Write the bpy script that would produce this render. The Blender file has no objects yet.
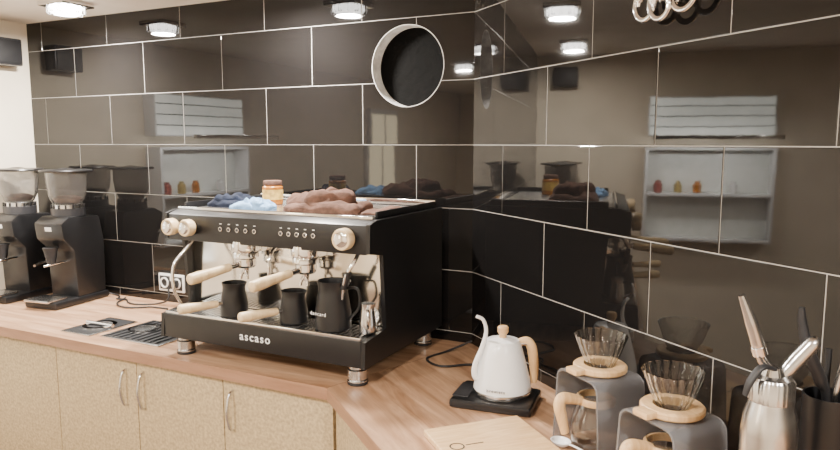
import bpy, bmesh, math, random
from mathutils import Vector, Matrix, noise
random.seed(4)
C=(0.213,2.654)
AL=math.atan2(-.4407,.8975); AR=math.atan2(-.911,.412)
CZ=0.9; CEIL=2.34
def LF(u,v): return (C[0]-.8975*u-.4407*v, C[1]+.4407*u-.8975*v)
def RF(u,v): return (C[0]+.412*u-.911*v, C[1]-.911*u-.412*v)
col=bpy.context.scene.collection
# ---------------- materials
def nt(name):
    m=bpy.data.materials.new(name); m.use_nodes=True
    t=m.node_tree; return m,t,t.nodes['Principled BSDF']
def mat(name,c,rough=.5,metal=0,trans=0,ior=1.45,emi=None,es=0,coat=0,var=0.06,vs=20,bump=0,bs=80,spec=.5):
    m,t,b=nt(name)
    b.inputs['Roughness'].default_value=rough; b.inputs['Metallic'].default_value=metal
    b.inputs['Transmission Weight'].default_value=trans; b.inputs['IOR'].default_value=ior
    b.inputs['Coat Weight'].default_value=coat; b.inputs['Specular IOR Level'].default_value=spec
    b.inputs['Base Color'].default_value=(*c,1)
    if emi: 
        b.inputs['Emission Color'].default_value=(*emi,1); b.inputs['Emission Strength'].default_value=es
    tc=t.nodes.new('ShaderNodeTexCoord')
    if var>0 and trans==0:
        n=t.nodes.new('ShaderNodeTexNoise'); n.inputs['Scale'].default_value=vs; n.inputs['Detail'].default_value=4
        r=t.nodes.new('ShaderNodeValToRGB')
        r.color_ramp.elements[0].position=.3; r.color_ramp.elements[1].position=.7
        r.color_ramp.elements[0].color=(*[x*(1-var) for x in c],1); r.color_ramp.elements[1].color=(*[min(1,x*(1+var)) for x in c],1)
        t.links.new(tc.outputs['Object'],n.inputs['Vector']); t.links.new(n.outputs['Fac'],r.inputs['Fac']); t.links.new(r.outputs['Color'],b.inputs['Base Color'])
    if bump>0:
        n=t.nodes.new('ShaderNodeTexNoise'); n.inputs['Scale'].default_value=bs; n.inputs['Detail'].default_value=3
        bp=t.nodes.new('ShaderNodeBump'); bp.inputs['Strength'].default_value=bump; bp.inputs['Distance'].default_value=.01
        t.links.new(tc.outputs['Object'],n.inputs['Vector']); t.links.new(n.outputs['Fac'],bp.inputs['Height']); t.links.new(bp.outputs['Normal'],b.inputs['Normal'])
    return m
def woodmat(name,c1,c2,scale=(1.5,18,18),rough=.4,nsc=3,coat=0):
    m,t,b=nt(name); b.inputs['Roughness'].default_value=rough; b.inputs['Coat Weight'].default_value=coat
    tc=t.nodes.new('ShaderNodeTexCoord'); mp=t.nodes.new('ShaderNodeMapping'); mp.inputs['Scale'].default_value=scale
    n=t.nodes.new('ShaderNodeTexNoise'); n.inputs['Scale'].default_value=nsc; n.inputs['Detail'].default_value=8; n.inputs['Roughness'].default_value=.62; n.inputs['Distortion'].default_value=.6
    r=t.nodes.new('ShaderNodeValToRGB'); r.color_ramp.elements[0].position=.32; r.color_ramp.elements[1].position=.68
    r.color_ramp.elements[0].color=(*c1,1); r.color_ramp.elements[1].color=(*c2,1)
    l=t.links.new
    l(tc.outputs['Object'],mp.inputs['Vector']); l(mp.outputs['Vector'],n.inputs['Vector']); l(n.outputs['Fac'],r.inputs['Fac']); l(r.outputs['Color'],b.inputs['Base Color'])
    return m
M={}
M['tile']=mat('black_glazed_tile',(.007,.0065,.0065),.03,ior=1.45,var=.1,vs=3,bump=.012,bs=9)
M['grout']=mat('grout',(.34,.325,.30),.9,vs=60)
M['cream']=mat('cream_paint',(.80,.71,.57),.75,vs=6,bump=.05,bs=160)
M['ceil']=mat('ceiling_paint',(.78,.71,.62),.8,vs=5)
M['floor']=woodmat('floor_wood',(.09,.055,.04),(.17,.11,.075),(1,10,1),.4)
M['counter']=woodmat('laminate_walnut',(.25,.125,.063),(.58,.365,.225),(.9,9,9),.33,2.6)
M['edge']=woodmat('laminate_edge',(.25,.13,.075),(.36,.2,.12),(1,9,9),.4,3)
M['door']=mat('speckled_chipboard',(.43,.325,.185),.5,var=.28,vs=90)
M['carc']=mat('carcass_board',(.30,.21,.12),.6,var=.15,vs=60)
M['black']=mat('black_satin',(.010,.010,.011),.33,vs=40)
M['matte']=mat('black_plastic',(.016,.016,.018),.5,vs=40)
M['dkgrey']=mat('dark_grey_metal',(.05,.05,.055),.35,metal=.4)
M['steel']=mat('brushed_steel',(.66,.66,.66),.24,metal=1,vs=50)
M['chrome']=mat('chrome',(.85,.85,.85),.06,metal=1,var=0)
M['mirror']=mat('polished_steel',(.76,.74,.70),.12,metal=1,var=.03,bump=.03,bs=6)
M['wood']=woodmat('ash_handle',(.64,.46,.25),(.84,.66,.40),(6,6,2),.4,8)
M['bamboo']=woodmat('bamboo',(.58,.35,.16),(.76,.52,.27),(3,26,3),.4,4)
M['white']=mat('white_enamel',(.80,.80,.80),.28,coat=.3,var=.02)
M['glass']=mat('clear_glass',(.97,.98,.98),.02,trans=1,ior=1.5)
M['smoke']=mat('smoked_acrylic',(.52,.52,.545),.16,trans=.78)
M['hopper']=mat('smoked_hopper',(.6,.59,.58),.05,trans=.9,ior=1.4)
M['brown']=mat('brown_terry',(.14,.072,.05),.95,var=.35,vs=40,bump=.6,bs=260)
M['blue']=mat('blue_microfibre',(.24,.42,.68),.9,var=.25,vs=30,bump=.5,bs=200)
M['navy']=mat('navy_cloth',(.016,.021,.038),.9,var=.35,vs=30,bump=.5,bs=200,spec=.2)
M['honey']=mat('honey',(.50,.18,.02),.25,var=.3,vs=60)
M['label']=mat('jar_label',(.85,.5,.12),.5,var=.4,vs=45)
M['plas']=mat('white_plastic',(.75,.74,.71),.35)
M['plaster']=mat('rough_plaster',(.62,.60,.57),.9,var=.2,vs=30,bump=.6,bs=60)
M['cavity_dark']=mat('dark_cavity',(.003,.003,.003),.9,bump=.5,bs=30,spec=.12)  # near-black colour stands in for the unlit depth of the opening
M['glow']=mat('led_diffuser',(1,1,1),.4,var=0,emi=(1,.96,.90),es=40)
M['pane']=mat('lit_window_pane',(.8,.7,.5),.3,emi=(1,.86,.58),es=7)
M['bright']=mat('white_gloss_panel',(.86,.88,.84),.3)
M['glow_panel']=mat('added_glow_panel',(.8,.82,.78),.3,var=.1,vs=8,emi=(.97,1,.90),es=4.5)  # emission added so the unseen panel shows bright in the tiles
M['print']=mat('white_print',(.85,.85,.85),.5,var=0)
M['red']=mat('red_jar',(.35,.10,.08),.4); M['yellow']=mat('yellow_jar',(.5,.38,.14),.4); M['green']=mat('green_jar',(.3,.33,.28),.4)
# ---------------- helpers
def finish(me,name,m,parent,loc=(0,0,0),rot=(0,0,0),smooth=35):
    ob=bpy.data.objects.new(name,me); col.objects.link(ob)
    if m: me.materials.append(m if not isinstance(m,str) else M[m])
    if smooth:
        for p in me.polygons: p.use_smooth=True
        me.set_sharp_from_angle(angle=math.radians(smooth))
    ob.location=loc; ob.rotation_euler=rot
    if parent: ob.parent=parent
    return ob
def grp(name,xy,z=CZ,rz=0):
    e=bpy.data.objects.new(name,None); e.empty_display_size=.1; col.objects.link(e)
    e.location=(xy[0],xy[1],z); e.rotation_euler=(0,0,rz); return e
def box(p,name,size,loc,m,bev=.003,rot=(0,0,0),seg=2,taper=None):
    bm=bmesh.new(); bmesh.ops.create_cube(bm,size=1)
    for v in bm.verts:
        if taper and v.co.z>0: v.co.x*=taper[0]; v.co.y*=taper[1]
        v.co=Vector((v.co.x*size[0],v.co.y*size[1],v.co.z*size[2]))
    if bev>0: bmesh.ops.bevel(bm,geom=bm.edges[:],offset=min(bev,min(size)*.45),segments=seg,affect='EDGES',profile=.6)
    me=bpy.data.meshes.new(name); bm.to_mesh(me); bm.free()
    return finish(me,name,m,p,loc,rot)
def bx(p,name,a,b,m,bev=.003):
    s=[abs(b[i]-a[i]) for i in range(3)]; c=[(a[i]+b[i])/2 for i in range(3)]
    return box(p,name,s,c,m,bev)
def lathe(p,name,prof,loc,m,rot=(0,0,0),seg=40,closed=False,rib=0,nr=16,twist=0,smooth=35,scale=(1,1)):
    bm=bmesh.new(); rings=[]
    for (r,z) in prof:
        if r<1e-6: rings.append([bm.verts.new((0,0,z))])
        else:
            ring=[]
            for i in range(seg):
                a=2*math.pi*i/seg; rr=r*(1+rib*math.cos(nr*a+twist*z))
                ring.append(bm.verts.new((rr*math.cos(a)*scale[0],rr*math.sin(a)*scale[1],z)))
            rings.append(ring)
    pairs=list(zip(rings,rings[1:]))
    if closed: pairs.append((rings[-1],rings[0]))
    for A,B in pairs:
        for i in range(seg):
            j=(i+1)%seg
            if len(A)==1 and len(B)==1: continue
            if len(A)==1: bm.faces.new((A[0],B[j],B[i]))
            elif len(B)==1: bm.faces.new((A[i],A[j],B[0]))
            else: bm.faces.new((A[i],A[j],B[j],B[i]))
    bmesh.ops.recalc_face_normals(bm,faces=bm.faces[:])
    me=bpy.data.meshes.new(name); bm.to_mesh(me); bm.free()
    return finish(me,name,m,p,loc,rot,smooth)
def cyl(p,name,r,h,loc,m,rot=(0,0,0),bev=.002,seg=32,r2=None):
    r2=r if r2 is None else r2; b=min(bev,h*.4,r*.4)
    return lathe(p,name,[(0,0),(r-b,0),(r,b),(r2,h-b),(r2-b,h),(0,h)],loc,m,rot,seg)
def spline(pts,n=8):
    P=[Vector(q) for q in pts]; out=[]
    for i in range(len(P)-1):
        p0=P[i-1] if i>0 else P[i]*2-P[i+1]; p1=P[i]; p2=P[i+1]; p3=P[i+2] if i+2<len(P) else P[i+1]*2-P[i]
        for k in range(n):
            t=k/n
            out.append(.5*((2*p1)+(-p0+p2)*t+(2*p0-5*p1+4*p2-p3)*t*t+(-p0+3*p1-3*p2+p3)*t**3))
    out.append(P[-1]); return out
def tube(p,name,pts,r,m,n=8,seg=14,flat=1.0,straight=False):
    rs=r if isinstance(r,(list,tuple)) else [r]*len(pts)
    path=spline(pts,n) if not straight else [Vector(q) for q in pts]
    nn=n if not straight else 1
    def rad(i):
        f=i/nn; k=min(int(f),len(rs)-2); t=f-k; return rs[k]*(1-t)+rs[k+1]*t
    bm=bmesh.new(); rings=[]; up=None
    for i,q in enumerate(path):
        d=(path[min(i+1,len(path)-1)]-path[max(i-1,0)]).normalized()
        if up is None:
            up=Vector((0,0,1)) if abs(d.z)<.9 else Vector((1,0,0))
        s=d.cross(up).normalized(); up=s.cross(d).normalized(); R=rad(i)
        rings.append([bm.verts.new(q+s*R*math.cos(2*math.pi*k/seg)+up*R*flat*math.sin(2*math.pi*k/seg)) for k in range(seg)])
    for A,B in zip(rings,rings[1:]):
        for i in range(seg): j=(i+1)%seg; bm.faces.new((A[i],A[j],B[j],B[i]))
    bm.faces.new(rings[0]); bm.faces.new(rings[-1])
    bmesh.ops.recalc_face_normals(bm,faces=bm.faces[:])
    me=bpy.data.meshes.new(name); bm.to_mesh(me); bm.free()
    return finish(me,name,m,p,smooth=50)
def prism(p,name,poly,z0,z1,m,loc=(0,0,0),rot=(0,0,0),bev=0,axis='z'):
    bm=bmesh.new()
    def mk(a,b,h):
        return {'z':(a,b,h),'x':(h,a,b),'y':(a,h,b)}[axis]
    A=[bm.verts.new(mk(x,y,z0)) for x,y in poly]; B=[bm.verts.new(mk(x,y,z1)) for x,y in poly]
    bm.faces.new(A); bm.faces.new(B)
    n=len(poly)
    for i in range(n): bm.faces.new((A[i],A[(i+1)%n],B[(i+1)%n],B[i]))
    bmesh.ops.recalc_face_normals(bm,faces=bm.faces[:])
    if bev: bmesh.ops.bevel(bm,geom=bm.edges[:],offset=bev,segments=2,affect='EDGES',profile=.6)
    me=bpy.data.meshes.new(name); bm.to_mesh(me); bm.free()
    return finish(me,name,m,p,loc,rot)
# ---------------- room shell
E=LF(2.62,0); W=(E[0]-.4407*6.0,E[1]-.8975*6.0); G=RF(4.6,0)
roompoly=[C,E,W,G]
prism(None,'floor',roompoly,-.1,0,'floor')
prism(None,'ceiling',roompoly,CEIL,CEIL+.1,'ceil')
def tiles(name,umax,width,offs,sgn,parent):
    bm=bmesh.new(); g=.0014
    for k in range(-4,3):
        z0=1.69+.25*k; z1=min(z0+.25,CEIL)
        if k==-4: z0=.80
        o=offs[k%2]; u=o-width if o>0 else 0
        while u<umax:
            a=max(u,0.0); b=min(u+width,umax); u+=width
            if b-a<.01: continue
            x0,x1=sorted((sgn*(a+g),sgn*(b-g))); Z0=z0+g; Z1=z1-g
            tx=random.uniform(-.0022,.0022); tz=random.uniform(-.0022,.0022); xm=(x0+x1)/2; zm=(Z0+Z1)/2
            def ring(ins,y):
                r=[]
                for (X,Z) in ((x0+ins,Z0+ins),(x1-ins,Z0+ins),(x1-ins,Z1-ins),(x0+ins,Z1-ins)):
                    yy=y+((X-xm)*tx+(Z-zm)*tz if y<-.001 else 0)
                    r.append(bm.verts.new((X,yy,Z)))
                return r
            R=[ring(0,0.0),ring(0,-.0070),ring(.0005,-.0078),ring(.0015,-.008)]
            for A,B in zip(R,R[1:]):
                for i in range(4): j=(i+1)%4; bm.faces.new((A[i],A[j],B[j],B[i]))
            bm.faces.new(R[3]); bm.faces.new(R[0][::-1])
    bmesh.ops.recalc_face_normals(bm,faces=bm.faces[:])
    me=bpy.data.meshes.new(name); bm.to_mesh(me); bm.free()
    return finish(me,name,'tile',parent,(0,0,0),(0,0,0),None)
wl=grp('wall_back',C,0,AL); wr=grp('wall_right',C,0,AR)
GY=-.0068
sl=bx(wl,'masonry',(-2.72,GY,0),(-.0027,.14,CEIL),'grout',0)
sr=bx(wr,'masonry',(.0027,GY,0),(4.6,.14,CEIL),'grout',0)
tl=tiles('tile_cladding',2.62,.5,{0:0.0,1:.25},-1,wl)
tr=tiles('tile_cladding_right',4.6,.485,{0:0.0,1:.22},1,wr)
HX,HZ,HR=-.291,2.003,.163
def cut(ob):
    bpy.context.view_layer.update()
    bm=bmesh.new(); bmesh.ops.create_cone(bm,cap_ends=True,segments=72,radius1=HR,radius2=HR,depth=.5)
    me=bpy.data.meshes.new('c'); bm.to_mesh(me); bm.free()
    c=bpy.data.objects.new('cutter',me); col.objects.link(c); c.parent=ob.parent
    c.rotation_euler=(math.pi/2,0,0)
    c.location=(HX,-.14 if ob is sl else 0,HZ)
    md=ob.modifiers.new('b','BOOLEAN'); md.operation='DIFFERENCE'; md.object=c; md.solver='EXACT'
    bpy.context.view_layer.update()
    nm=bpy.data.meshes.new_from_object(ob.evaluated_get(bpy.context.evaluated_depsgraph_get()))
    ob.modifiers.clear(); ob.data=nm; bpy.data.objects.remove(c)
cut(sl); cut(tl)
lathe(wl,'opening_lining',[(HR-.0005,0),(HR-.0005,.10),(HR-.004,.10),(HR-.003,0)],(HX,-.0078,HZ),'plaster',(-math.pi/2,0,0),72,closed=True)
cyl(wl,'opening_back',HR-.004,.004,(HX,.060,HZ),'cavity_dark',(-math.pi/2,0,0),0,64)
def wallseg(name,a,b,m,th=.1,z0=0,z1=CEIL):
    d=Vector((b[0]-a[0],b[1]-a[1])); L=d.length; an=math.atan2(d.y,d.x)
    g=grp(name,a,0,an); bx(g,'plaster',(0,0.0,z0),(L,-th,z1),m,0) ; return g
ws=wallseg('wall_left',W,E,'cream',th=-.1)
wsouth=wallseg('wall_south',W,G,'cream',th=.1)
# ---------------- counters
cl=grp('countertop_left',C,0,AL); cr=grp('countertop_right',C,0,AR)
q=.359
def cpoly(sg,v0,v1,umax,ug0,ug1):
    return [(sg*ug0,-v0),(sg*umax,-v0),(sg*umax,-v1),(sg*ug1,-v1)]
g0=.0012
prism(cl,'worktop',cpoly(-1,.009,.68,2.615,q*.009+g0,q*.68+g0),.858,.9,'counter')
prism(cr,'worktop',cpoly(1,.009,.68,3.9,q*.009+g0,q*.68+g0),.858,.9,'counter')
prism(cl,'seam',[(-q*.01,-.01),(-q*.01-g0,-.01),(-q*.68-g0,-.68),(-q*.68+0,-.68)],.86,.8995,'matte')
prism(cl,'edge_band',cpoly(-1,.679,.6815,2.615,q*.68,q*.68),.858,.8995,'edge')
prism(cr,'edge_band',cpoly(1,.679,.6815,3.9,q*.68,q*.68),.858,.8995,'edge')
kl=grp('base_cabinet_left',C,0,AL); kr=grp('base_cabinet_right',C,0,AR)
prism(kl,'carcass',cpoly(-1,.01,.63,2.61,.01,q*.63),.1,.857,'carc')
prism(kr,'carcass',cpoly(1,.01,.63,3.9,.01,q*.63),.1,.857,'carc')
prism(kl,'plinth',cpoly(-1,.03,.58,2.61,.02,q*.58),.0,.1,'matte')
prism(kr,'plinth',cpoly(1,.03,.58,3.9,.02,q*.58),.0,.1,'matte')
def handle(p,x,y,z):
    tube(p,'bar_handle',[(x,y,z+.075),(x,y-.022,z+.06),(x,y-.034,z),(x,y-.022,z-.06),(x,y,z-.075)],[.0045,.005,.006,.005,.0045],'steel')
us=[.24,.717,1.158,1.633,2.09,2.6]
for i,(a,b) in enumerate(zip(us,us[1:])):
    bx(kl,f'door_panel_{i+1}',(-b+.002,-.65,.115),(-a-.002,-.6305,.853),'door',.002)
for uh in (.672,1.118,1.215,2.05): handle(kl,-uh,-.649,.735)
us=[.24,.70,1.16,1.62,2.1,2.6,3.1,3.6]
for i,(a,b) in enumerate(zip(us,us[1:])):
    bx(kr,f'door_panel_{i+1}',(a+.002,-.65,.115),(b-.002,-.6305,.853),'door',.002); handle(kr,b-.05,-.649,.70)
# ---------------- espresso machine
em=grp('espresso_machine',LF(.57,.34),CZ,AL)
def m_(u,v,z): return (.57-u,.34-v,z-CZ)
def mb(n,u0,u1,v0,v1,z0,z1,m,bev=.003): return bx(em,n,m_(u1,v0,z0),m_(u0,v1,z1),m,bev)
mb('boiler_housing',.135,1.005,.045,.475,.967,1.335,'black')
for n,u in (('side_panel_1',.12),('side_panel_2',1.005)):
    prism(em,n,[(.34-.04,.067),(.34-.04,.546),(.34-.56,.546),(.34-.603,.535),(.34-.606,.44),(.34-.52,.425),(.34-.50,.17),(.34-.64,.155),(.34-.645,.067)],.57-u,.57-u-.015,'black',axis='x')
prism(em,'head_panel',[(.34-.045,.436),(.34-.045,.545),(.34-.56,.545),(.34-.600,.532),(.34-.603,.436)],.57-.136,.57-1.004,'black',axis='x',bev=.002)
mb('splash_back',.137,1.003,.476,.480,1.06,1.334,'mirror',.001)
mb('drip_tray_body',.136,1.004,.05,.642,.967,1.058,'black',.004)
mb('tray_well',.15,.99,.49,.63,1.058,1.060,'steel',0)
for i in range(42):
    u=.155+i*.0199
    mb(f'grill_bar_{i}',u,u+.011,.49,.63,1.060,1.066,'steel',.001)
mb('grill_edge_1',.14,1.0,.628,.638,1.058,1.068,'chrome',.002); mb('grill_edge_2',.14,1.0,.484,.492,1.058,1.068,'chrome',.002)
mb('cup_tray',.16,.98,.08,.54,1.445,1.449,'steel',.001)
mb('cup_rail_back',.14,1.0,.055,.065,1.445,1.475,'chrome',.003)
for u in (.14,.99): mb('cup_rail_side',u,u+.01,.055,.52,1.445,1.47,'black',.003)
mb('cup_rail_front',.14,1.0,.545,.553,1.445,1.457,'chrome',.002)
for u in (.175,.94):
    for v in (.10,.60):
        x,y,z=m_(u,v,CZ)
        lathe(em,'foot',[(0,0),(.032,0),(.034,.003),(.034,.014),(.03,.016),(.033,.02),(.033,.05),(.028,.055),(.028,.068),(0,.068)],(x,y,0),'steel')
        cyl(em,'foot_pad',.0345,.013,(x,y,0),'matte')
OUT=(math.pi/2,0,0)
for u,r in ((.965,.031),(.882,.031),(.205,.036)):
    x,y,z=m_(u,.602,1.388)
    cyl(em,'knob_collar',r*.7,.012,(x,y,z),'chrome',OUT)
    lathe(em,'steam_knob',[(0,.01),(r*.95,.01),(r,.014),(r,.038),(r*.93,.044),(r*.72,.044),(r*.70,.041),(0,.041)],(x,y,z),'wood',OUT)
    lathe(em,'knob_badge',[(0,.040),(r*.70,.040),(r*.70,.045),(r*.6,.047),(0,.047)],(x,y,z),'chrome',OUT)
for ua,ub in ((.745,.59),(.475,.34)):
    for i in range(5):
        x,y,z=m_(ua+(ub-ua)*i/4,.602,1.388)
        cyl(em,'button_ring',.0085,.005,(x,y,z),'chrome',OUT,.001,20); cyl(em,'button',.0055,.007,(x,y,z),'dkgrey',OUT,.001,16)
        box(em,'button_mark',(.009,.001,.003),(x,y-.001,z+.019),'print',0)
def portafilter(x,y,z,dx,dy,dz=-.12):
    lathe(em,'filter_basket',[(0,-.052),(.010,-.052),(.012,-.03),(.03,-.026),(.037,-.018),(.037,.006),(.034,.008),(0,.008)],(x,y,z),'chrome')
    tube(em,'spout',[(x,y,z-.03),(x+.012,y-.01,z-.05),(x+.016,y-.013,z-.068)],.006,'chrome')
    tube(em,'spout',[(x,y,z-.03),(x-.012,y-.01,z-.05),(x-.016,y-.013,z-.068)],.006,'chrome')
    d=Vector((dx,dy,dz)).normalized(); o=Vector((x,y,z-.008))
    tube(em,'portafilter_neck',[o+d*.03,o+d*.075],[.011,.009],'chrome',n=2)
    tube(em,'portafilter_handle',[o+d*.070,o+d*.074,o+d*.10,o+d*.15,o+d*.20,o+d*.235,o+d*.243],[.010,.0145,.015,.017,.020,.019,.010],'wood',n=6,seg=20)
for u in (.674,.408):
    x,y,z=m_(u,.555,1.335)
    mb('group_arm',u-.04,u+.04,.478,.56,1.30,1.345,'chrome',.01)
    lathe(em,'group_head',[(0,.01),(.05,.01),(.052,-.005),(.05,-.025),(.044,-.03),(.046,-.034),(.046,-.05),(.04,-.053),(0,-.053)],(x,y,z),'chrome')
    portafilter(x,y,z-.062,-.20,-.97)
tube(em,'steam_wand_left',[m_(.93,.54,1.345),m_(.945,.575,1.30),m_(.965,.62,1.24),m_(.965,.625,1.15),m_(.95,.60,1.08)],[.008,.007,.006,.006,.005],'chrome')
tube(em,'steam_wand_right',[m_(.19,.55,1.345),m_(.19,.585,1.31),m_(.215,.60,1.26),m_(.235,.59,1.20),m_(.262,.565,1.13)],[.008,.007,.006,.006,.005],'chrome')
tube(em,'wand_grip',[m_(.206,.597,1.275),m_(.232,.592,1.215)],.010,'matte',n=2)
tube(em,'hot_water_spout',[m_(.545,.50,1.34),m_(.545,.56,1.32),m_(.545,.585,1.27),m_(.545,.585,1.22)],.006,'chrome')
def text(p,name,s,size,loc,rot,m,off=.0004):
    cu=bpy.data.curves.new(name,'FONT'); cu.body=s; cu.size=size; cu.extrude=.0006; cu.align_x='CENTER'; cu.align_y='CENTER'; cu.space_character=1.25; cu.offset=off
    ob=bpy.data.objects.new(name,cu); col.objects.link(ob)
    bpy.context.view_layer.update()
    me=bpy.data.meshes.new_from_object(ob.evaluated_get(bpy.context.evaluated_depsgraph_get())); bpy.data.objects.remove(ob)
    me.materials.clear(); return finish(me,name,m,p,loc,rot,None)
text(em,'logo_lettering','ascaso',.042,m_(.57,.6432,1.015),(math.pi/2,0,0),'print')
# ---------------- pitchers on the tray
TZ=1.0665
def pitcher(name,u,v,r,h,m,hd=None,wood=False,z=TZ,spout=True):
    g=grp(name,LF(u,v),z,AL)
    t=.0015
    ob=lathe(g,'body',[(0,0),(r*.92,0),(r,.004),(r*1.0,h*.35),(r*.82,h*.75),(r*.80,h*.88),(r*.86,h),(r*.86-t,h),(r*.78,h*.88),(r*.8,h*.75),(r-t*2,h*.35),(r*.9,.005),(0,.005)],(0,0,0),m)
    if spout:
        for v_ in ob.data.vertices:
            if v_.co.z>h*.8 and v_.co.x>r*.5: v_.co.x+= (v_.co.x-r*.5)*.6*(v_.co.z/h-.8)/.2
    if hd:
        d=Vector((hd[0],hd[1],0)).normalized()
        if wood:
            o=Vector((0,0,h*.42))
            tube(g,'handle_ferrule',[o+d*r*.85,o+d*(r+.02)],.008,'chrome',n=2)
            tube(g,'wood_handle',[o+d*(r+.014),o+d*(r+.018),o+d*(r+.06),o+d*(r+.12),o+d*(r+.15),o+d*(r+.157)],[.009,.013,.014,.018,.017,.009],'wood',n=6,seg=20)
        else:
            tube(g,'handle',[d*r*.82+Vector((0,0,h*.86)),d*(r+.03)+Vector((0,0,h*.85)),d*(r+.036)+Vector((0,0,h*.5)),d*(r*.97)+Vector((0,0,h*.22))],.005,m)
    return g
pitcher('milk_pitcher',.715,.578,.050,.125,'black',(-.42,-.9),True)
pitcher('milk_pitcher',.462,.558,.050,.115,'black',(-.42,-.9),True)
p3=pitcher('milk_pitcher',.290,.566,.062,.168,'black',(.9,.1))
text(p3,'print','dancard',.018,(-.02,-.0625,.062),(math.pi/2,0,-.15),'print',0)
pitcher('shot_cup',.158,.560,.028,.10,'steel',(.5,-.8))
# ---------------- folded cloths on top of the machine
def cloth(name,xy,z,layers,m,seed,rz=AL):
    bm=bmesh.new(); zz=0
    for li,(dx,dy,sx,sy,h,ro) in enumerate(layers):
        tmp=bmesh.new(); bmesh.ops.create_grid(tmp,x_segments=56,y_segments=44,size=1)
        c_,s_=math.cos(ro),math.sin(ro); sd=seed+li*7.3
        for v in tmp.verts:
            X,Y=v.co.x,v.co.y
            e=1-max(abs(X)**5+abs(Y)**5,0); e=max(0,e)**.45
            wob=1+.14*noise.noise(Vector((math.atan2(Y,X)*1.3+sd,sd,0)))
            f=.5*math.sin(X*5.5+2.2*noise.noise(Vector((X*1.2+sd,Y*1.5,0)))*2+sd)+1.1*noise.noise(Vector((X*2.3+sd,Y*2.1,sd)))
            hh=h*e*(1+.42*f)
            k=1/max(1,(abs(X)**4+abs(Y)**4)**.25)
            px=X*k*sx*wob; py=Y*k*sy*wob
            sag=-.35*zz*max(0,(X*X+Y*Y)-.9) if li else 0
            v.co=Vector((dx+px*c_-py*s_,dy+px*s_+py*c_,max(0,zz*.80+hh+sag)))
        off={}
        for v in tmp.verts: off[v]=bm.verts.new(v.co)
        for f in tmp.faces: bm.faces.new([off[v] for v in f.verts])
        off2={}
        for v in tmp.verts: off2[v]=bm.verts.new((v.co.x*.995,v.co.y*.995,max(0,min(v.co.z-.0015,zz*.6))))
        for f in tmp.faces: bm.faces.new([off2[v] for v in reversed(f.verts)])
        for e in tmp.edges:
            if len(e.link_faces)==1:
                a,b=e.verts; bm.faces.new((off[a],off[b],off2[b],off2[a]))
        tmp.free(); zz+=h*.8
    bmesh.ops.recalc_face_normals(bm,faces=bm.faces[:])
    me=bpy.data.meshes.new(name); bm.to_mesh(me); bm.free()
    return finish(me,name,m,None,(xy[0],xy[1],z),(0,0,rz),180)
TT=1.4497
cloth('brown_towel',LF(.445,.38),TT,[(0.02,0,.160,.10,.034,.05),(-.03,.01,.12,.085,.036,-.2),(.030,0,.09,.07,.030,.35)],'brown',1.3)
cloth('cleaning_cloth',LF(.715,.46),TT,[(0,0,.085,.055,.024,.15),(.015,.005,.06,.04,.022,-.3)],'blue',3.1)
cloth('cleaning_cloth',LF(.885,.38),TT,[(0,0,.085,.07,.028,0),(.01,0,.07,.05,.024,.25)],'navy',5.4)
cloth('cleaning_cloth',LF(.205,.34),TT,[(0,0,.05,.11,.014,0)],'brown',7.4)
j=grp('honey_jar',LF(.785,.25),1.4497,AL)
lathe(j,'glass_body',[(0,0),(.038,0),(.041,.004),(.041,.07),(.034,.078),(0,.078)],(0,0,0),'honey')
lathe(j,'label',[(.0413,.02),(.0416,.02),(.0416,.06),(.0413,.06)],(0,0,0),'label',closed=True)
lathe(j,'lid',[(0,.077),(.037,.077),(.038,.08),(.038,.093),(.036,.096),(0,.096)],(0,0,0),'brown')
# ---------------- grinders
def grinder(u,v,rz):
    g=grp('coffee_grinder',LF(u,v),CZ,AL+rz)
    box(g,'base',(.20,.34,.035),(0,0,.0185),'black',.012)
    box(g,'dosing_tray',(.15,.12,.012),(0,-.135,.043),'steel',.004)
    prism(g,'column',[(-.02,.03),(.16,.03),(.165,.30),(.14,.43),(-.05,.44),(-.10,.41),(-.09,.33),(-.03,.27)],-.088,.088,'black',axis='x',bev=.012)
    box(g,'display_panel',(.11,.012,.07),(0,-.088,.375),'dkgrey',.004,(.15,0,0)); box(g,'display',(.04,.004,.02),(0,-.0965,.38),'plas',.001,(.15,0,0))
    lathe(g,'dosing_spout',[(0,0),(.018,0),(.03,.07),(.036,.09),(0,.09)],(0,-.09,.20),'matte')
    tube(g,'portafilter_fork',[(-.05,-.02,.22),(-.045,-.12,.215),(-.03,-.16,.21)],.006,'chrome'); tube(g,'portafilter_fork',[(.05,-.02,.22),(.045,-.12,.215),(.03,-.16,.21)],.006,'chrome')
    cyl(g,'burr_collar',.078,.04,(0,.03,.435),'dkgrey'); cyl(g,'adjust_ring',.072,.022,(0,.03,.473),'steel')
    for k in range(14):
        a=k/14*2*math.pi; box(g,'ring_notch',(.008,.006,.02),(.074*math.cos(a),.03+.074*math.sin(a),.484),'black',.001,(0,0,a+1.57))
    lathe(g,'bean_hopper',[(.055,.49),(.068,.50),(.086,.54),(.093,.60),(.093,.655),(.0905,.655),(.0905,.60),(.0835,.542),(.066,.503),(.055,.493)],(0,.03,0),'hopper',closed=True)
    lathe(g,'beans',[(0,.497),(.055,.502),(.066,.525),(.04,.535),(0,.537)],(0,.03,0),'brown')
    lathe(g,'hopper_lid',[(0,.655),(.118,.655),(.122,.660),(.118,.666),(.04,.669),(.02,.674),(0,.674)],(0,.03,0),'black')
    tube(g,'power_cord',[(.05,.15,.03),(.10,.19,.008),(.16,.17,.006),(.20,.12,.006)],.004,'matte')
    return g
grinder(2.10,.235,.12); grinder(2.44,.26,.12)
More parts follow.
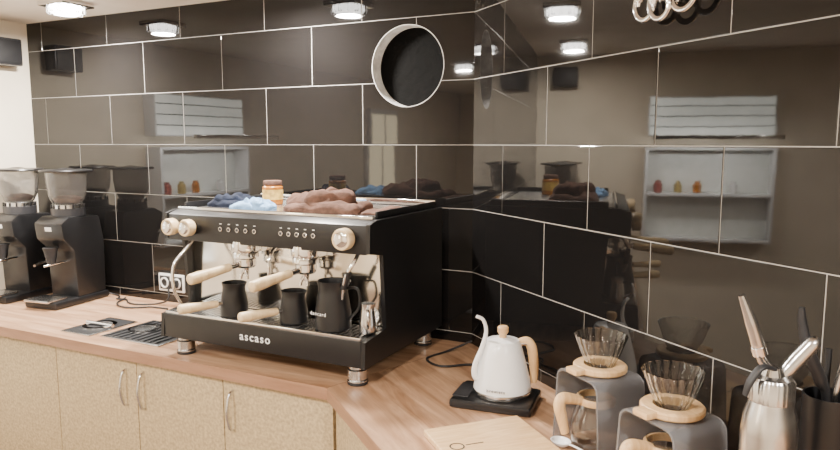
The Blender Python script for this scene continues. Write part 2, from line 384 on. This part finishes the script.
# ---------------- inset rinsers
def rinser(u0,u1,v0,v1,kind):
    u=(u0+u1)/2; v=(v0+v1)/2; w=u1-u0; d=v1-v0
    g=grp('pitcher_rinser' if kind else 'knock_box',LF(u,v),CZ+.0005,AL)
    bx(g,'frame',(-w/2,-d/2,0),(w/2,d/2,.005),'steel',.002)
    bx(g,'well',(-w/2+.012,-d/2+.012,.005),(w/2-.012,d/2-.012,.006),'matte',.0)
    if kind:
        for k in range(9):
            x=-w/2+.03+k*(w-.06)/8; bx(g,'grate_bar',(x-.004,-d/2+.015,.006),(x+.004,d/2-.015,.011),'dkgrey',.001)
        lathe(g,'rinse_star',[(0,.011),(.045,.011),(.045,.016),(.02,.02),(0,.02)],(-.06,0,0),'steel')
        lathe(g,'rinse_ring',[(.06,.011),(.068,.011),(.068,.016),(.06,.016)],(-.06,0,0),'chrome',closed=True)
    else:
        lathe(g,'bin_ring',[(.052,.006),(.070,.006),(.070,.012),(.052,.012)],(0,0,0),'chrome',closed=True)
        tube(g,'knock_bar',[(-w/2+.01,0,.014),(w/2-.01,0,.014)],.008,'steel',n=2)
rinser(1.46,1.64,.37,.62,0); rinser(1.09,1.42,.32,.60,1)
# sockets
s=grp('power_socket',LF(1.62,.008),1.0,AL)
bx(s,'frame',(-.085,-.010,-.045),(.085,0,.045),'plas',.004)
for x in (-.041,.041):
    bx(s,'insert',(x-.034,-.012,-.034),(x+.034,-.009,.034),'matte',.003)
    lathe(s,'socket_cup',[(.020,.0),(.027,.0),(.027,.006),(.020,.006)],(x,-.011,0),'plas',(math.pi/2,0,0),28,closed=True)
box(s,'plug',(.035,.04,.04),(.041,-.032,0),'matte',.008)
pc=grp('power_cable',LF(1.7,.12),CZ+.006,AL)
tube(pc,'cord',[(.121,.045,.09),(.13,.03,.03),(.05,.03,0),(-.03,-.02,0),(-.10,-.01,0),(-.16,.03,0),(-.22,.02,0)],.004,'matte')
tube(pc,'cord',[(-.20,.06,0),(-.12,-.06,.003),(-.02,-.09,0),(.08,-.03,0),(.18,-.02,0)],.004,'matte')
pc=grp('power_cable',RF(.2,.12),CZ+.006,AR)
tube(pc,'cord',[(-.12,.07,.03),(-.13,-.03,0),(-.08,-.14,0),(.02,-.13,0),(.05,-.02,0),(.14,.02,0),(.20,.01,0),(.27,.0,0)],.004,'matte')
tube(pc,'cord',[(-.02,.08,.08),(.02,.02,.0),(.10,-.02,0),(.18,.05,0),(.27,.045,0)],.004,'matte')
# ---------------- kettle
k=grp('gooseneck_kettle',(.255,2.035),CZ,0)
box(k,'base',(.25,.185,.028),(-.02,-.010,.0145),'black',.012,(0,0,-.35),3)
box(k,'control_strip',(.05,.12,.003),(-.112,.025,.029),'dkgrey',.001,(0,0,-.35))
cyl(k,'heating_plate',.082,.006,(0,0,.027),'steel')
lathe(k,'body',[(0,.034),(.084,.034),(.089,.040),(.089,.046),(.085,.075),(.074,.12),(.062,.165),(.055,.188),(.052,.192),(0,.192)],(0,0,0),'white',seg=56)
lathe(k,'base_band',[(.0895,.034),(.0905,.036),(.0905,.044),(.089,.046)],(0,0,0),'steel',seg=56)
lathe(k,'lid',[(.054,.19),(.05,.197),(.03,.203),(0,.206)],(0,0,0),'white')
lathe(k,'lid_knob',[(0,.203),(.012,.203),(.011,.212),(.017,.222),(.017,.236),(.013,.24),(0,.24)],(0,0,0),'bamboo')
tube(k,'spout',[(-.066,-.012,.075),(-.086,-.018,.088),(-.086,-.02,.125),(-.066,-.016,.175),(-.053,-.012,.225),(-.062,-.014,.262),(-.083,-.018,.275)],[.012,.010,.008,.007,.006,.0055,.005],'white',seg=16)
box(k,'handle_bracket',(.055,.02,.006),(.055,0,.186),'steel',.002,(0,.1,0))
tube(k,'handle',[(.04,0,.186),(.072,0,.192),(.088,0,.175),(.096,0,.13),(.098,0,.085),(.097,0,.06)],[.008,.011,.012,.012,.010,.007],'bamboo',flat=1.3)
text(k,'logo_print','brewista',.013,(-.03,-.0855,.062),(math.pi/2-.15,0,-.35),'dkgrey',0)
# ---------------- pour-over stations
def station(u,v):
    g=grp('pour_over_stand',RF(u,v),CZ,AR)
    w=.085; d=.075; h=.205; t=.006; r=.03
    out=[(-w-.012,0.0005)]; 
    for i in range(9):
        a=math.pi-(math.pi/2)*i/8; out.append((-w+r+r*math.cos(a),h-r+r*math.sin(a)))
    for i in range(9):
        a=math.pi/2-(math.pi/2)*i/8; out.append((w-r+r*math.cos(a),h-r+r*math.sin(a)))
    out.append((w+.012,.0005))
    n=len(out); inner=[]
    for i,(x,z) in enumerate(out):
        p0=Vector(out[max(i-1,0)]); p1=Vector(out[min(i+1,n-1)]); dd=(p1-p0).normalized(); inner.append((x+dd.y*t,z-dd.x*t))
    poly=out+inner[::-1]
    prism(g,'bent_sheet',poly,-d,d,'smoke',axis='y',bev=.0008)
    dr=grp('coffee_dripper',RF(u,v),CZ+h+.004,AR)
    lathe(dr,'wood_collar',[(.038,0),(.066,0),(.069,.004),(.069,.013),(.065,.017),(.042,.017)],(0,0,0),'bamboo',closed=True,seg=56)
    box(dr,'collar_tab',(.045,.035,.015),(.0,-.076,.0085),'bamboo',.005)
    lathe(dr,'glass_cone',[(.026,-.001),(.036,.018),(.050,.045),(.062,.080),(.065,.087),(.067,.094),(.0635,.094),(.059,.080),(.047,.046),(.033,.020),(.023,.001)],(0,0,0),'glass',closed=True,seg=160,rib=.03,nr=20,twist=30)
    sv=grp('coffee_server',RF(u,v+.01),CZ+.001,AR)
    lathe(sv,'glass_body',[(0,0),(.05,0),(.062,.008),(.066,.04),(.060,.085),(.046,.118),(.042,.13),(.046,.145),(.044,.145),(.040,.13),(.044,.117),(.058,.085),(.064,.04),(.060,.010),(.049,.003),(0,.003)],(0,0,0),'glass',seg=56)
    lathe(sv,'neck_band',[(.043,.122),(.050,.122),(.051,.126),(.051,.136),(.049,.139),(.044,.139)],(0,0,0),'bamboo',closed=True)
    tube(sv,'wood_handle',[(0,-.046,.132),(-.0,-.075,.142),(0,-.108,.148),(0,-.116,.13),(0,-.108,.10),(0,-.096,.055)],[.009,.011,.013,.013,.012,.009],'bamboo',flat=1.25)
station(.957,.150); station(1.245,.185)
# ---------------- cream whipper
def siphon(xy,rz):
    g=grp('cream_whipper',xy,CZ,rz)
    lathe(g,'bottle',[(0,.001),(.040,.001),(.046,.006),(.047,.02),(.047,.285),(.044,.315),(.038,.335),(.036,.345),(0,.345)],(0,0,0),'steel')
    lathe(g,'threaded_head',[(.034,.34),(.038,.344),(.038,.380),(.034,.386),(.020,.390),(.016,.405),(0,.408)],(0,0,0),'steel',rib=.012,nr=24,seg=96)
    tube(g,'dispensing_nozzle',[(-.005,0,.395),(-.022,0,.42),(-.030,-.002,.445),(-.045,-.004,.485),(-.066,-.006,.535)],[.010,.008,.012,.011,.006],'steel',seg=20)
    tube(g,'nozzle_collar',[(-.024,0,.428),(-.030,-.002,.443)],.0135,'chrome',n=2,seg=20)
    tube(g,'charger_holder',[(.015,0,.385),(.03,0,.402),(.045,0,.42),(.066,-.004,.448),(.074,-.004,.458)],[.010,.013,.014,.013,.006],'steel',seg=20)
    tube(g,'lever',[(.0,-.01,.402),(-.03,-.02,.410),(-.05,-.022,.385),(-.058,-.022,.36)],[.006,.008,.009,.006],'matte',flat=.6)
siphon((.625,1.165),0)
w=grp('bar_tool_caddy',(.765,1.225),CZ,AR)
lathe(w,'cup',[(0,.001),(.038,.001),(.042,.01),(.044,.33),(.041,.33),(.038,.012),(0,.006)],(0,0,0),'black')
tube(w,'spatula_handle',[(0,0,.02),(.0,-.005,.3),(-.005,-.02,.36),(-.008,-.055,.42),(-.015,-.066,.47),(-.015,-.07,.50)],[.005,.006,.012,.011,.008,.005],'matte')
tube(w,'whisk_handle',[(0.01,0,.02),(.01,.0,.3),(.02,.01,.40),(.03,.012,.45)],[.004,.005,.009,.007],'steel')
tube(w,'spoon_handle',[(-.01,.01,.02),(-.015,.015,.3),(-.02,.02,.41)],[.004,.004,.006],'matte')
# ---------------- cutting board & spoon
cb=grp('cutting_board',(.20,1.683),CZ,math.atan2(.345,.938))
box(cb,'board',(.29,.32,.018),(0,0,.0095),'bamboo',.006,seg=3)
lathe(cb,'burnt_mark',[(.016,.0186),(.020,.0186),(.020,.019),(.016,.019)],(-.10,.03,0),'matte',closed=True)
box(cb,'burnt_line',(.05,.004,.0004),(-.05,.03,.0188),'matte',0)
sp=grp('measuring_spoon',(.372,1.715),CZ,-.9)
lathe(sp,'bowl',[(0,.001),(.012,.003),(.021,.011),(.024,.018),(.0225,.018),(.019,.011),(.010,.005),(0,.004)],(0,0,0),'white',scale=(1.2,1))
tube(sp,'stem',[(.024,0,.017),(.06,0,.016),(.12,0,.008)],[.004,.004,.005],'white',flat=.5)
# ---------------- left wall furnishings
def SW(s,d):
    return (E[0]-.4407*s+.8975*d, E[1]-.8975*s-.4407*d)
AS=math.atan2(-.8975,-.4407)
sh=grp('wall_shelf',SW(1.2,0.002),0,AS)
bx(sh,'back_panel',(-.42,0,1.02),(.42,.015,1.66),'bright',.002)
for z in (1.02,1.34,1.66): bx(sh,'board',(-.42,.015,z-.01),(.42,.14,z+.01),'white',.002)
for x in (-.42,.42): bx(sh,'side',(x-.01,0,1.01),(x+.01,.14,1.67),'white',.002)
for i in range(4):
    lathe(sh,f'jar_{i}',[(0,0),(.026,0),(.028,.01),(.028,.06),(.018,.07),(.018,.085),(0,.085)],(-.33+.13*i+(.12 if i>2 else 0),.08,1.351),('red','yellow','honey','white')[i%4],seg=20)
wc=grp('added_glow_panel',SW(1.2,0.002),0,AS)  # unseen glowing panel, added to brighten the tile reflections
bx(wc,'housing',(-.42,0,1.74),(.42,.10,2.02),'white',.003)
bx(wc,'face',(-.41,.10,1.75),(.41,.104,2.01),'glow_panel',.001)
for i in range(3): bx(wc,'divider_strip',(-.41,.104,1.81+i*.07),(.41,.107,1.816+i*.07),'dkgrey',0)
bx(wc,'fill_arm',(-.01,.10,1.735),(.01,.42,1.745),'chrome',.002); bx(wc,'fill_bar',(-.40,.40,1.725),(.40,.44,1.75),'chrome',.004)  # invented mount for the added shelf light
l=bpy.data.lights.new('shelf_fill_light','AREA'); l.shape='RECTANGLE'; l.size=.76; l.size_y=.03; l.energy=26; l.color=(1,.98,.93)  # unseen area light added to brighten the shelf and its reflection
o=bpy.data.objects.new('shelf_fill_light',l); col.objects.link(o); o.parent=wc; o.location=(0,.415,1.72); o.rotation_euler=(math.radians(-42),0,0)
wi=grp('window_1',SW(3.9,.002),0,AS)
bx(wi,'frame',(-.30,0,1.15),(.30,.04,2.05),'white',.004)
for x in (-.145,.145): bx(wi,'pane',(x-.125,.04,1.2),(x+.125,.045,2.0),'pane',.001)
sp2=grp('wall_speaker',SW(.20,.002),0,AS)
bx(sp2,'housing',(-.10,0,2.10),(.08,.09,2.24),'dkgrey',.01); bx(sp2,'grille',(-.09,.09,2.11),(.07,.096,2.23),'matte',.003)
# ---------------- ceiling lights
def fixture(x,y,pw,name='ceiling_light'):
    g=grp(name,(x,y),CEIL-.0005,AL)
    bx(g,'chrome_base',(-.085,-.085,-.022),(.085,.085,0),'chrome',.005)
    lathe(g,'led_diffuser',[(0,-.058),(.05,-.056),(.068,-.045),(.072,-.022),(0,-.022)],(0,0,0),'glow')
    for i in range(12):
        a=i/12*2*math.pi; box(g,'crystal',(.014,.014,.03),(.083*math.cos(a)*.9,.083*math.sin(a)*.9,-.038),'glass',.003,(0,0,a))
    l=bpy.data.lights.new('lamp','AREA'); l.shape='DISK'; l.size=.12; l.energy=pw; l.color=(1,.93,.84)
    o=bpy.data.objects.new('lamp',l); col.objects.link(o); o.parent=g; o.location=(0,0,-.062)
P=68
for (x,y) in ((-1.63,3.23),(-.575,2.72),(-2.02,.745),(-.75,.5),(.75,-.2),(-2.9,-.5)): fixture(x,y,P)  # last three unseen; the final one added to brighten the room behind
# chrome scroll ornament fixed high on the right wall
orn=grp('chrome_wall_ornament',RF(1.02,.0082),2.045,AR)
cyl(orn,'wall_rose',.022,.012,(0,0,0),'chrome',(math.pi/2,0,0))
tube(orn,'stem',[(0,-.008,0),(0,-.03,0)],.006,'chrome',n=2)
def scroll(cx,cz,R,a0,turn,y,sg=1):
    pts=[]; N=int(10*turn)
    for i in range(N+1):
        a=a0+sg*i/10*2*math.pi; rr=R*(1-.62*i/N); pts.append((cx+rr*math.cos(a),y-.012*i/N,cz+rr*math.sin(a)))
    tube(orn,'scroll',pts,[.0065]*N+[.004],'chrome',n=4,flat=1.2)
scroll(-.062,-.005,.050,0,1.5,-.030); scroll(.060,.0,.052,math.pi,1.5,-.032,-1); scroll(0,-.012,.046,math.pi/2,1.3,-.040)
scroll(0,.050,.045,-math.pi/2,1.4,-.030)
# ---------------- camera + world
w=bpy.data.worlds.new('world'); bpy.context.scene.world=w; w.use_nodes=True
w.node_tree.nodes['Background'].inputs[0].default_value=(.05,.05,.05,1)
cam=bpy.data.cameras.new('camera'); cam.sensor_width=36; cam.lens=36*680/840; cam.clip_start=.05
co=bpy.data.objects.new('camera',cam); col.objects.link(co)
co.location=(0,0,1.6975); co.rotation_euler=(math.pi/2-math.atan2(.1198,.9928),0,0)
bpy.context.scene.camera=co
